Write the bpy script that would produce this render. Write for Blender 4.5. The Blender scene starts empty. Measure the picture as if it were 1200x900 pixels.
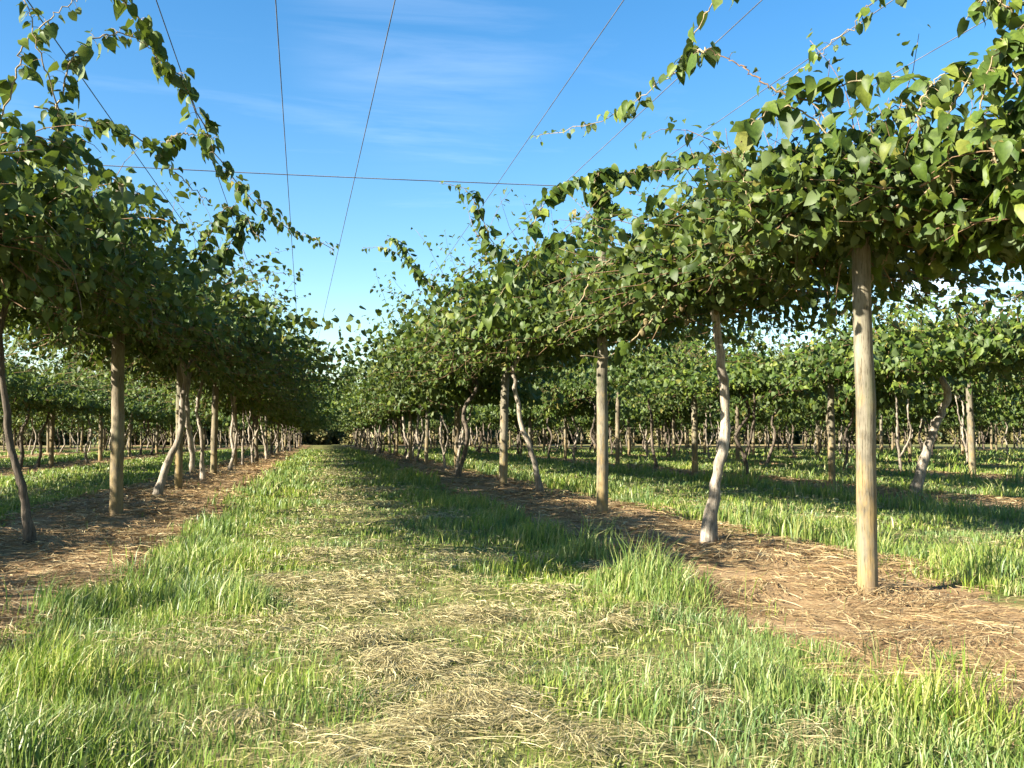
import bpy, math, random
import numpy as np
from mathutils import Vector, Matrix

R = math.radians
rng = np.random.default_rng(11)
random.seed(5)
scene = bpy.context.scene
COL = scene.collection

# ------------------------------------------------------------------ camera
F = 1150.0
CAM = Vector((0, 0, 0.95))
YAW, PITCH = R(10.9), R(3.1)
cd = bpy.data.cameras.new('camera')
cam = bpy.data.objects.new('camera', cd)
COL.objects.link(cam)
cam.location = CAM
cam.rotation_euler = (R(90) + PITCH, 0, -YAW)
cd.sensor_width = 36
cd.lens = 36 * F / 1200
cd.clip_end = 9000
cd.clip_start = 0.05
scene.camera = cam
MC = cam.rotation_euler.to_matrix()


def at(px, py, y):
    """point on the vertical plane at distance y along the rows seen at that pixel of the 1200 x 900 photograph"""
    d = MC @ Vector(((px - 600) / F, (450 - py) / F, -1))
    return CAM + d * (y / d.y)


def on_ground(px, py):
    d = MC @ Vector(((px - 600) / F, (450 - py) / F, -1))
    return CAM + d * (-CAM.z / d.z)


MCI = MC.inverted()


def pix(p):
    q = MCI @ (Vector(p) - CAM)
    if q.z > -0.05:
        return None
    return 600 + F * q.x / -q.z, 450 - F * q.y / -q.z


# ------------------------------------------------------------------ noise and ground
_tab = np.random.default_rng(3).random((256, 256))


def vnoise(x, y, s, o=0):
    x = np.asarray(x, float) / s + 37.3 * (o + 1)
    y = np.asarray(y, float) / s + 91.7 * (o + 1)
    xi = np.floor(x).astype(int)
    yi = np.floor(y).astype(int)
    fx, fy = x - xi, y - yi
    fx = fx * fx * (3 - 2 * fx)
    fy = fy * fy * (3 - 2 * fy)
    g = lambda a, b: _tab[a % 256, b % 256]
    return ((g(xi, yi) * (1 - fx) + g(xi + 1, yi) * fx) * (1 - fy) +
            (g(xi, yi + 1) * (1 - fx) + g(xi + 1, yi + 1) * fx) * fy)


ROW_R = [3.34 + 5.9 * i for i in range(10)]
ROW_L = [-2.46 - 5.9 * i for i in range(6)]
ROWS = np.array(ROW_R + ROW_L)
STRIP_W = 0.98
CEN = ROWS.copy()
CEN[0] -= .17
RW = np.where(ROWS == ROW_L[0], .2, 0.0)


def row_dist(x):
    x = np.asarray(x, float)
    return np.min(np.abs(x[..., None] - CEN) - RW, axis=-1)


CLUMPS = [(385, 650, .34), (420, 655, .30), (350, 690, .30), (400, 712, .38), (330, 612, .4), (385, 612, .35), (500, 790, .26), (395, 885, .24),
          (470, 885, .24), (600, 860, .22), (960, 880, .22), (1010, 860, .2), (620, 655, .34), (680, 665, .3), (545, 695, .25), (730, 735, .2), (780, 720, .26), (640, 700, .24),
          (500, 610, .4), (560, 725, .26), (830, 830, .16), (450, 575, .7), (420, 545, 1.0), (290, 860, .16), (700, 880, .18), (560, 840, .2), (440, 760, .26), (330, 740, .16), (880, 800, .14)]
CL = np.array([[*on_ground(a, b)[:2], r] for a, b, r in CLUMPS])


def clump(x, y):
    x = np.asarray(x, float)
    m = np.zeros_like(x)
    for cx, cy, r in CL:
        d = np.hypot((x - cx) / 1.2, (y - cy) / 1.1) / (r * .66) + (vnoise(x, y, .16, 21) - .5) * 1.7
        m = np.maximum(m, np.exp(-d * d * 1.3))
    return m


def height(x, y):
    x = np.asarray(x, float)
    y = np.asarray(y, float)
    d = row_dist(x)
    h = (vnoise(x, y, 2.3) - .5) * .07 + (vnoise(x, y, .7, 1) - .5) * .035
    mound = np.clip(1 - (d / 1.15) ** 2, 0, 1) * .03
    mound = mound + np.clip(1 - d / 1.0, 0, 1) * (vnoise(x, y, .45, 2) - .5) * .08
    fade = np.clip((160 - np.abs(y)) / 60, 0, 1) * np.clip((75 - np.abs(x - 18)) / 10, 0, 1)
    dip = .075 * np.exp(-((x - 3.1) / 1.3) ** 2 - ((y - 5.0) / 2.2) ** 2)
    return (h + mound - .012) * fade + clump(x, y) * .012 - dip


def gz(x, y):
    return float(height(np.array([x]), np.array([y]))[0])


# ------------------------------------------------------------------ mesh helpers
def mesh_np(name, verts, faces, mats, midx=None, smooth=False):
    """faces: list of (k x n) index arrays, n fixed per array; midx: material index per array (scalar or array)"""
    me = bpy.data.meshes.new(name)
    v = np.ascontiguousarray(verts, np.float32)
    me.vertices.add(len(v))
    me.vertices.foreach_set('co', v.ravel())
    loops = np.concatenate([f.ravel() for f in faces]).astype(np.int32)
    tot = np.concatenate([np.full(len(f), f.shape[1]) for f in faces]).astype(np.int32)
    start = np.concatenate([[0], np.cumsum(tot)[:-1]]).astype(np.int32)
    me.loops.add(len(loops))
    me.loops.foreach_set('vertex_index', loops)
    me.polygons.add(len(tot))
    me.polygons.foreach_set('loop_start', start)
    me.polygons.foreach_set('loop_total', tot)
    for m in mats:
        me.materials.append(m)
    if midx is not None:
        mi = np.concatenate([np.full(len(f), k) if np.isscalar(k) else k for f, k in zip(faces, midx)]).astype(np.int32)
        me.polygons.foreach_set('material_index', mi)
    if smooth is True:
        me.polygons.foreach_set('use_smooth', np.ones(len(tot), bool))
    elif smooth is not False:
        sm = np.concatenate([np.full(len(f), k) for f, k in zip(faces, smooth)]).astype(bool)
        me.polygons.foreach_set('use_smooth', sm)
    me.update(calc_edges=True)
    return me


def link(name, data, parent=None, loc=(0, 0, 0)):
    o = bpy.data.objects.new(name, data)
    COL.objects.link(o)
    o.location = loc
    if parent is not None:
        o.parent = parent
    return o


def tag(o, label=None, cat=None, group=None, kind=None):
    for k, v in (('label', label), ('category', cat), ('group', group), ('kind', kind)):
        if v:
            o[k] = v
    return o


class MB:
    """collects geometry: tubes and leaves"""

    def __init__(s):
        s.v, s.f, s.m, s.sm, s.n = [], [], [], [], 0

    def add(s, v, faces, m=0, smooth=True):
        for f in faces:
            s.f.append(np.asarray(f) + s.n)
            s.m.append(m)
            s.sm.append(smooth)
        s.v.append(np.asarray(v, float))
        s.n += len(v)

    def tube(s, pts, rad, seg=8, m=0, jit=0.0, cap=True, seed=0):
        P = np.array([tuple(p) for p in pts], float)
        n = len(P)
        rad = np.broadcast_to(np.asarray(rad, float), (n,))
        T = np.gradient(P, axis=0)
        T /= np.linalg.norm(T, axis=1)[:, None] + 1e-9
        ref = np.array([1.0, .13, 0.07]) if abs(T[0][2]) > .7 else np.array([.05, .1, 1.0])
        A = np.cross(T, ref)
        A /= np.linalg.norm(A, axis=1)[:, None] + 1e-9
        B = np.cross(T, A)
        an = np.linspace(0, 2 * math.pi, seg, endpoint=False)
        rr = rad[:, None] * (1 + jit * (np.random.default_rng(seed).random((n, seg)) - .5))
        V = P[:, None] + rr[..., None] * (np.cos(an)[None, :, None] * A[:, None] + np.sin(an)[None, :, None] * B[:, None])
        V = V.reshape(-1, 3)
        i = np.arange(n - 1)[:, None] * seg
        j = np.arange(seg)[None]
        q = np.stack([i + j, i + (j + 1) % seg, i + seg + (j + 1) % seg, i + seg + j], -1).reshape(-1, 4)
        fs = [q]
        if cap:
            V = np.vstack([V, P[-1] + T[-1] * rad[-1] * .15, P[0]])
            k = (n - 1) * seg
            jj = np.arange(seg)
            fs.append(np.stack([k + jj, k + (jj + 1) % seg, np.full(seg, n * seg)], -1))
            fs.append(np.stack([(jj + 1) % seg, jj, np.full(seg, n * seg + 1)], -1))
        s.add(V, fs, m)

    def tubes(s, paths, rad, seg=4, m=0):
        """many thin tubes with one point count: paths N x n x 3"""
        P = np.asarray(paths, float)
        N, n, _ = P.shape
        T = np.gradient(P, axis=1)
        T /= np.linalg.norm(T, axis=2)[..., None] + 1e-9
        A = np.cross(T, np.array([.31, .17, .93]))
        A /= np.linalg.norm(A, axis=2)[..., None] + 1e-9
        B = np.cross(T, A)
        an = np.linspace(0, 2 * math.pi, seg, endpoint=False)
        rr = np.asarray(rad, float)
        V = P[:, :, None] + rr[..., None, None] * (np.cos(an)[None, None, :, None] * A[:, :, None] + np.sin(an)[None, None, :, None] * B[:, :, None])
        b = np.arange(N)[:, None, None] * (n * seg)
        i = np.arange(n - 1)[None, :, None] * seg
        j = np.arange(seg)[None, None]
        q = np.stack([b + i + j, b + i + (j + 1) % seg, b + i + seg + (j + 1) % seg, b + i + seg + j], -1).reshape(-1, 4)
        s.add(V.reshape(-1, 3), [q], m)

    def leaves(s, pos, dirv, nrm, size, m=0, r=None, wide=1.0):
        r = r or rng
        pos = np.asarray(pos, float)
        N = len(pos)
        if N == 0:
            return
        Y = dirv / (np.linalg.norm(dirv, axis=1)[:, None] + 1e-9)
        X = np.cross(Y, nrm)
        X /= np.linalg.norm(X, axis=1)[:, None] + 1e-9
        Z = np.cross(X, Y)
        fine = getattr(s, 'fine', True)
        if fine:
            tx = np.array([0, 0, 0, 0, -.25, -.46, -.49, -.31, .25, .46, .49, .31]) * wide
            ty = np.array([0, .34, .70, 1.06, -.11, .12, .43, .76, -.11, .12, .43, .76])
            t = np.array([[0, 1, 5, 4], [1, 2, 6, 5], [2, 3, 7, 6], [0, 8, 9, 1], [1, 9, 10, 2], [2, 10, 11, 3]])
        else:
            tx = np.array([0, -.25, -.47, -.40, 0, .40, .47, .25, 0]) * wide
            ty = np.array([0, -.09, .20, .62, 1.04, .62, .20, -.09, .5])
            t = np.array([[0, 8, 2, 1], [8, 4, 3, 2], [0, 7, 6, 8], [8, 6, 5, 4]])
        K = len(tx)
        fold = r.uniform(.25, 1.25, N)[:, None]
        curl = r.uniform(.4, 2.3, N)[:, None]
        droop = r.uniform(.1, .95, N)[:, None]
        tw = r.normal(0, .22, N)[:, None]
        lx = tx[None] * (1 + r.normal(0, .07, (N, K))) * r.uniform(.85, 1.1, N)[:, None]
        ly = ty[None] * (1 + r.normal(0, .03, (N, K)))
        lz = np.abs(lx) * fold - curl * lx * lx - droop * ly * ly + tw * lx * ly + r.normal(0, .018, (N, K))
        sc = np.asarray(size)[:, None, None]
        V = pos[:, None] + sc * (lx[..., None] * X[:, None] + ly[..., None] * Y[:, None] + lz[..., None] * Z[:, None])
        q = (np.arange(N)[:, None, None] * K + t[None]).reshape(-1, 4)
        s.add(V.reshape(-1, 3), [q], m, fine)

    def mesh(s, name, mats):
        return mesh_np(name, np.vstack(s.v), s.f, mats, s.m, s.sm)


# ------------------------------------------------------------------ materials
def new_mat(name):
    m = bpy.data.materials.new(name)
    m.use_nodes = True
    nt = m.node_tree
    for n in list(nt.nodes):
        nt.nodes.remove(n)
    return m, nt, nt.nodes, nt.links


def ramp(nodes, stops, interp='LINEAR'):
    n = nodes.new('ShaderNodeValToRGB')
    cr = n.color_ramp
    cr.interpolation = interp
    while len(cr.elements) < len(stops):
        cr.elements.new(.5)
    for e, (p, c) in zip(cr.elements, stops):
        e.position = p
        e.color = (*c, 1)
    return n


def noise(nodes, links, vec, scale, detail=4, rough=.6):
    n = nodes.new('ShaderNodeTexNoise')
    n.inputs['Scale'].default_value = scale
    n.inputs['Detail'].default_value = detail
    n.inputs['Roughness'].default_value = rough
    if vec is not None:
        links.new(vec, n.inputs['Vector'])
    return n


def mapping(nodes, links, vec, scale):
    n = nodes.new('ShaderNodeMapping')
    n.inputs['Scale'].default_value = scale
    links.new(vec, n.inputs['Vector'])
    return n.outputs[0]


def mixc(nodes, links, fac, a, b, mode='MIX'):
    n = nodes.new('ShaderNodeMix')
    n.data_type = 'RGBA'
    n.blend_type = mode
    for sock, v in ((n.inputs[0], fac), (n.inputs[6], a), (n.inputs[7], b)):
        if hasattr(v, 'links'):
            links.new(v, sock)
        elif isinstance(v, (int, float)):
            sock.default_value = v
        else:
            sock.default_value = (*v, 1)
    return n.outputs[2]


def leaf_mat(name, stops, under, trans, trans_f=.3, rough=.42, patch=None, spec=.35):
    m, nt, N, L = new_mat(name)
    g = N.new('ShaderNodeNewGeometry')
    oi = N.new('ShaderNodeObjectInfo')
    rp = ramp(N, stops)
    L.new(g.outputs['Random Per Island'], rp.inputs[0])
    col = rp.outputs[0]
    if patch:
        tc = N.new('ShaderNodeTexCoord')
        nz = noise(N, L, g.outputs['Position'], patch[0], 3)
        mr = ramp(N, [(.38, (0, 0, 0)), (.66, (1, 1, 1))])
        L.new(nz.outputs[0], mr.inputs[0])
        mt = N.new('ShaderNodeMath')
        mt.operation = 'MULTIPLY'
        L.new(mr.outputs[0], mt.inputs[0])
        mt.inputs[1].default_value = patch[2]
        col = mixc(N, L, mt.outputs[0], col, patch[1])
    bl = noise(N, L, g.outputs['Position'], 55, 3, .6)
    br = ramp(N, [(.3, (.68, .70, .70)), (.6, (1.1, 1.08, 1.05))])
    L.new(bl.outputs[0], br.inputs[0])
    col = mixc(N, L, 1.0, col, br.outputs[0], 'MULTIPLY')
    hs = N.new('ShaderNodeHueSaturation')
    mm = N.new('ShaderNodeMapRange')
    mm.inputs[3].default_value = .82
    mm.inputs[4].default_value = 1.18
    L.new(oi.outputs['Random'], mm.inputs[0])
    L.new(mm.outputs[0], hs.inputs['Value'])
    L.new(col, hs.inputs['Color'])
    col = hs.outputs[0]
    c2 = mixc(N, L, g.outputs['Backfacing'], col, under) if under else col
    p = N.new('ShaderNodeBsdfPrincipled')
    p.inputs['Roughness'].default_value = rough
    p.inputs['Specular IOR Level'].default_value = spec
    L.new(c2, p.inputs['Base Color'])
    t = N.new('ShaderNodeBsdfTranslucent')
    tcx = mixc(N, L, .6, col, trans)
    L.new(tcx, t.inputs[0])
    mx = N.new('ShaderNodeMixShader')
    mx.inputs[0].default_value = trans_f
    L.new(p.outputs[0], mx.inputs[1])
    L.new(t.outputs[0], mx.inputs[2])
    o = N.new('ShaderNodeOutputMaterial')
    L.new(mx.outputs[0], o.inputs[0])
    return m


M_LEAF = leaf_mat('vine_leaf', [(0, (.028, .054, .009)), (.5, (.058, .096, .014)), (.85, (.105, .142, .020)), (.97, (.15, .175, .030)), (1, (.20, .16, .045))],
                  (.095, .13, .045), (.16, .22, .02), .24, .5, spec=.22)
M_TREE = leaf_mat('tree_leaf', [(0, (.022, .042, .012)), (.6, (.04, .07, .018)), (1, (.07, .1, .025))], None, (.1, .15, .02), .2, .6)
M_SCRUB = leaf_mat('scrub_leaf', [(0, (.05, .07, .02)), (.5, (.12, .12, .035)), (1, (.22, .17, .07))], None, (.16, .18, .03), .25, .7)
M_GRASS = leaf_mat('grass_blade', [(0, (.085, .15, .014)), (.3, (.165, .24, .024)), (.62, (.25, .30, .040)), (.82, (.35, .345, .085)), (1, (.48, .41, .19))],
                   None, (.24, .36, .05), .36, .45, patch=(1.1, (.10, .17, .075), .75), spec=.4)
M_STRAW = leaf_mat('dry_straw', [(0, (.19, .15, .065)), (.4, (.35, .29, .135)), (.8, (.48, .41, .21)), (1, (.58, .51, .30))],
                   None, (.4, .3, .14), .12, .6, spec=.25)
M_MULCH = leaf_mat('mulch_straw', [(0, (.15, .085, .04)), (.4, (.31, .205, .095)), (.8, (.48, .355, .18)), (1, (.58, .48, .28))],
                   None, (.35, .24, .11), .08, .65, spec=.2)


def bark_mat(name, cols, sc=(9, 9, 1.4), bump=.5, stain=None):
    m, nt, N, L = new_mat(name)
    tc = N.new('ShaderNodeTexCoord')
    oi = N.new('ShaderNodeObjectInfo')
    add = N.new('ShaderNodeVectorMath')
    add.operation = 'ADD'
    L.new(tc.outputs['Object'], add.inputs[0])
    L.new(oi.outputs['Random'], add.inputs[1])
    v = mapping(N, L, add.outputs[0], sc)
    n1 = noise(N, L, v, 4, 8, .7)
    rp = ramp(N, cols)
    L.new(n1.outputs[0], rp.inputs[0])
    col = rp.outputs[0]
    n2 = noise(N, L, add.outputs[0], 2.2, 4, .6)
    rr = ramp(N, [(.35, (.55, .55, .55)), (.65, (1.15, 1.15, 1.15))])
    L.new(n2.outputs[0], rr.inputs[0])
    col = mixc(N, L, 1.0, col, rr.outputs[0], 'MULTIPLY')
    n4 = noise(N, L, mapping(N, L, add.outputs[0], (60, 60, 6)), 2.0, 3, .7)
    r4 = ramp(N, [(.34, (.42, .39, .35)), (.46, (.95, .95, .95)), (.8, (1.12, 1.12, 1.12))])
    L.new(n4.outputs[0], r4.inputs[0])
    col = mixc(N, L, 1.0, col, r4.outputs[0], 'MULTIPLY')
    if stain:
        sep = N.new('ShaderNodeSeparateXYZ')
        L.new(tc.outputs['Object'], sep.inputs[0])
        n3 = noise(N, L, mapping(N, L, add.outputs[0], (5, 5, 1.5)), 3.0, 5, .65)
        a = N.new('ShaderNodeMath')
        a.operation = 'MULTIPLY_ADD'
        L.new(sep.outputs[2], a.inputs[0])
        a.inputs[1].default_value = -.16
        L.new(n3.outputs[0], a.inputs[2])
        b = ramp(N, [(.32, (0, 0, 0)), (.55, (.6, .6, .6))])
        L.new(a.outputs[0], b.inputs[0])
        col = mixc(N, L, b.outputs[0], col, stain)
        n6 = noise(N, L, mapping(N, L, add.outputs[0], (26, 26, .55)), 2.2, 2, .5)
        b6 = ramp(N, [(.0, (1, 1, 1)), (.487, (1, 1, 1)), (.5, (.28, .25, .22)), (.513, (1, 1, 1)), (1, (1, 1, 1))])
        L.new(n6.outputs[0], b6.inputs[0])
        col = mixc(N, L, .8, col, b6.outputs[0], 'MULTIPLY')
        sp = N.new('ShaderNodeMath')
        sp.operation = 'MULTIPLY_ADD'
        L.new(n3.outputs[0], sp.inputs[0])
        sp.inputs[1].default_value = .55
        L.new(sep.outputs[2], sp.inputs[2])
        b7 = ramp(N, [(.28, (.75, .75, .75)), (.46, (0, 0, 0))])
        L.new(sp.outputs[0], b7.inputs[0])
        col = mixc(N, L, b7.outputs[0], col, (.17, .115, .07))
        # green algae streaks
        n5 = noise(N, L, mapping(N, L, add.outputs[0], (7, 7, .8)), 2.4, 4, .6)
        b5 = ramp(N, [(.52, (0, 0, 0)), (.7, (.5, .5, .5))])
        L.new(n5.outputs[0], b5.inputs[0])
        col = mixc(N, L, b5.outputs[0], col, (.16, .17, .085))
    p = N.new('ShaderNodeBsdfPrincipled')
    p.inputs['Roughness'].default_value = .85
    p.inputs['Specular IOR Level'].default_value = .2
    L.new(col, p.inputs['Base Color'])
    bp = N.new('ShaderNodeBump')
    bp.inputs['Strength'].default_value = bump
    bp.inputs['Distance'].default_value = .01
    L.new(n1.outputs[0], bp.inputs['Height'])
    L.new(bp.outputs[0], p.inputs['Normal'])
    o = N.new('ShaderNodeOutputMaterial')
    L.new(p.outputs[0], o.inputs[0])
    return m


M_POST = bark_mat('weathered_post_wood', [(.25, (.11, .095, .065)), (.5, (.195, .17, .12)), (.75, (.275, .245, .18))], (7, 7, .7), .35, stain=(.34, .225, .075))
M_POSTD = bark_mat('dull_post_wood', [(.25, (.12, .095, .06)), (.5, (.20, .165, .11)), (.75, (.28, .235, .165))], (7, 7, .7), .35, stain=(.30, .21, .085))
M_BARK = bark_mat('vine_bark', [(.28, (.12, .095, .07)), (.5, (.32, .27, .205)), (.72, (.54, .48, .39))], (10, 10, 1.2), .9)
M_BARK_DARK_SHADE = bark_mat('dark_shaded_vine_bark', [(.28, (.05, .04, .03)), (.5, (.12, .095, .07)), (.72, (.22, .18, .13))], (10, 10, 1.2), .9)  # darkened bark: shade painted into the left-edge trunk, tone variation on row trunks
M_CANE = bark_mat('cane_bark', [(.3, (.16, .09, .05)), (.7, (.30, .20, .11))], (10, 10, 10), .2)
M_SHOOT = bark_mat('shoot_bark', [(.3, (.24, .17, .09)), (.7, (.42, .34, .2))], (10, 10, 10), .2)
M_WIRE = bark_mat('tarnished_wire', [(.3, (.11, .11, .12)), (.7, (.17, .17, .18))], (10, 10, 10), 0)
M_FRUIT = bark_mat('kiwifruit_skin', [(.3, (.13, .10, .04)), (.7, (.24, .19, .09))], (20, 20, 20), .4)
M_SCRAP = bark_mat('pale_scrap', [(.3, (.6, .6, .58)), (.7, (.75, .75, .73))], (3, 3, 3), 0)


def ground_mat():
    m, nt, N, L = new_mat('orchard_ground')
    g = N.new('ShaderNodeNewGeometry')
    n1 = noise(N, L, g.outputs['Position'], .55, 6, .65)
    n2 = noise(N, L, g.outputs['Position'], 6, 6, .7)
    n3 = noise(N, L, g.outputs['Position'], 38, 5, .7)
    r2 = ramp(N, [(.3, (.075, .085, .022)), (.55, (.14, .16, .04)), (.8, (.24, .21, .08))])
    L.new(n2.outputs[0], r2.inputs[0])
    r1 = ramp(N, [(.42, (0, 0, 0)), (.68, (.75, .75, .75))])
    L.new(n1.outputs[0], r1.inputs[0])
    c = mixc(N, L, r1.outputs[0], r2.outputs[0], (.33, .26, .125))
    r3 = ramp(N, [(.3, (.5, .5, .5)), (.6, (1.1, 1.1, 1.1))])
    L.new(n3.outputs[0], r3.inputs[0])
    c = mixc(N, L, 1.0, c, r3.outputs[0], 'MULTIPLY')
    p = N.new('ShaderNodeBsdfPrincipled')
    p.inputs['Roughness'].default_value = .95
    p.inputs['Specular IOR Level'].default_value = .1
    L.new(c, p.inputs['Base Color'])
    bp = N.new('ShaderNodeBump')
    bp.inputs['Strength'].default_value = .8
    bp.inputs['Distance'].default_value = .03
    L.new(n3.outputs[0], bp.inputs['Height'])
    L.new(bp.outputs[0], p.inputs['Normal'])
    o = N.new('ShaderNodeOutputMaterial')
    L.new(p.outputs[0], o.inputs[0])
    return m


def strip_mat():
    m, nt, N, L = new_mat('mulched_soil')
    g = N.new('ShaderNodeNewGeometry')
    n0 = noise(N, L, g.outputs['Position'], 1.6, 5, .6)
    vr = N.new('ShaderNodeVectorRotate')
    L.new(g.outputs['Position'], vr.inputs[0])
    vr.inputs['Angle'].default_value = .5
    n1 = noise(N, L, mapping(N, L, vr.outputs[0], (7, 42, 20)), 1.0, 6, .7)
    n2 = noise(N, L, mapping(N, L, g.outputs['Position'], (40, 9, 20)), 1.0, 6, .7)
    mxn = N.new('ShaderNodeMath')
    mxn.operation = 'MAXIMUM'
    L.new(n1.outputs[0], mxn.inputs[0])
    L.new(n2.outputs[0], mxn.inputs[1])
    rp = ramp(N, [(.40, (.14, .08, .038)), (.53, (.27, .175, .083)), (.68, (.43, .315, .16)), (.85, (.53, .43, .26))])
    L.new(mxn.outputs[0], rp.inputs[0])
    r0 = ramp(N, [(.4, (0, 0, 0)), (.65, (.8, .8, .8))])
    L.new(n0.outputs[0], r0.inputs[0])
    c = mixc(N, L, r0.outputs[0], rp.outputs[0], (.33, .225, .125))
    p = N.new('ShaderNodeBsdfPrincipled')
    p.inputs['Roughness'].default_value = .95
    p.inputs['Specular IOR Level'].default_value = .1
    L.new(c, p.inputs['Base Color'])
    bp = N.new('ShaderNodeBump')
    bp.inputs['Strength'].default_value = .9
    bp.inputs['Distance'].default_value = .03
    L.new(mxn.outputs[0], bp.inputs['Height'])
    L.new(bp.outputs[0], p.inputs['Normal'])
    o = N.new('ShaderNodeOutputMaterial')
    L.new(p.outputs[0], o.inputs[0])
    return m


M_GROUND = ground_mat()
M_STRIP = strip_mat()


# ------------------------------------------------------------------ ground sheet and mulch strips
def grid_mesh(name, xs, ys, hf, mat):
    X, Y = np.meshgrid(xs, ys)
    Z = hf(X, Y)
    V = np.stack([X, Y, Z], -1).reshape(-1, 3)
    nx, ny = len(xs), len(ys)
    i = np.arange(ny - 1)[:, None] * nx + np.arange(nx - 1)[None]
    q = np.stack([i, i + 1, i + nx + 1, i + nx], -1).reshape(-1, 4)
    return mesh_np(name, V, [q], [mat], smooth=True)


def axis(lo, hi, fine, a, b, grow=1.12):
    mid = list(np.arange(a, b, fine))
    st, v, up = fine, mid[-1], []
    while v < hi:
        st *= grow
        v += st
        up.append(v)
    st, v, dn = fine, mid[0], []
    while v > lo:
        st *= grow
        v -= st
        dn.append(v)
    return np.array(dn[::-1] + mid + up)


xs = axis(-3500, 3500, .11, -5, 9)
ys = axis(-3000, 6000, .11, 1.5, 20)
g = link('ground', grid_mesh('ground', xs, ys, height, M_GROUND))
tag(g, 'grassy orchard ground between the rows of vines', kind='structure')

for k, rx in enumerate(CEN):
    near = k == 0 or rx == ROW_L[0]
    sx = np.linspace(rx - 1.45, rx + 1.45, 40 if near else 16)
    sy = axis(-8, 118, .08 if near else .3, 2 if near else 10, 12 if near else 14, 1.03)

    def hs(X, Y, rx=rx):
        d = np.abs(X - rx)
        wob = STRIP_W + (vnoise(X * 0 + rx * 5 + np.sign(X - rx) * 50, Y, .8, 4) - .5) * .45 + (vnoise(X * 2, Y, .3, 5) - .5) * .2
        return height(X, Y) + np.where(d - (.2 if rx == ROW_L[0] else 0) < wob, .012, -.05)
    s = link('mulch_strip', grid_mesh('mulch_strip', sx, sy, hs, M_STRIP))
    tag(s, kind='structure')


# ------------------------------------------------------------------ grass and straw
def sample_fan(n, r0, r1, p, rc=4.0, a0=-33, a1=52):
    rr = np.linspace(r0, r1, 4000)
    w = rr * np.where(rr < rc, 1, (rc / rr) ** p)
    c = np.cumsum(w)
    c /= c[-1]
    r = np.interp(rng.random(n), c, rr)
    a = np.radians(rng.uniform(a0, a1, n))
    return r * np.sin(a), r * np.cos(a), r


def blades(x, y, r, h, w, lean, name, mat, z=None):
    n = len(x)
    az = rng.uniform(0, 2 * math.pi, n)
    # a gentle common lean of the sward away from the camera and to the right
    lx = np.cos(az) * lean + .10
    ly = np.sin(az) * lean + .06
    fz = rng.uniform(0, 2 * math.pi, n)
    wx, wy = np.cos(fz) * w, np.sin(fz) * w
    z0 = height(x, y) - .004 if z is None else z
    b = np.stack([x, y, z0], -1)
    sd = np.stack([wx, wy, np.zeros(n)], -1) * .5
    md = b + np.stack([lx * h * .38, ly * h * .38, h * .58], -1)
    tp = b + np.stack([lx * h * 1.2, ly * h * 1.2, h * (1 - .28 * np.hypot(lx, ly))], -1)
    V = np.stack([b - sd, b + sd, md + sd * .8, md - sd * .8, tp], 1).reshape(-1, 3)
    i = np.arange(n)[:, None] * 5
    me = mesh_np(name, V, [i + np.array([[0, 1, 2, 3]]), i + np.array([[3, 2, 4]])], [mat])
    return me


n = 620000
x, y, r = sample_fan(n, 2.0, 75, 1.55)
d = row_dist(x)
edge = STRIP_W + (vnoise(x, y, .8, 4) - .5) * .35
cl = clump(x, y)
alley = (x > -1.6) & (x < 2.5)
mow = np.where(alley, np.clip(1.15 - np.abs(x - .5) / 1.3, 0, 1), .45)
patchn = vnoise(x, y, .6, 7) * .6 + vnoise(x, y, .22, 8) * .4
dens = np.clip(.45 + 1.2 * (patchn - .3), 0, 1) * (1 - .4 * mow) * (1 - .6 * cl)
dens = np.where(d < edge - .05, np.where(d > edge - .3, .06, .004), dens)
tuft = vnoise(x, y, .5, 9)
dens = np.where((d > edge - .05) & (d < edge + .5), np.maximum(dens, .85), dens)
keep = rng.random(n) < dens
x, y, r, d, mow, tuft, edge, cl = [a[keep] for a in (x, y, r, d, mow, tuft, edge, cl)]
n = len(x)
h = (.040 + .075 * (1 - mow)) * (.45 + 1.9 * tuft ** 2) * rng.uniform(.45, 1.4, n)
h = np.where((d < edge + .55) & (x > 4.0), h * 2.0, h)
h = np.where((x > 4.0) & (d > edge + .55), h * .8, h)
h *= np.where((x > 1.1) & (x < 2.5) & (y > 3.6), .6 + .95 * vnoise(x, y, .55, 23), 1) * (1 - .45 * cl)
w = np.maximum(.0058, .00125 * r) * rng.uniform(.6, 1.3, n)
g = link('grass', blades(x, y, r, h, w, rng.uniform(.05, .55, n), 'grass', M_GRASS))
tag(g, 'green and yellowing grass growing in the alleys between the mulched rows', 'grass', kind='stuff')


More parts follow.
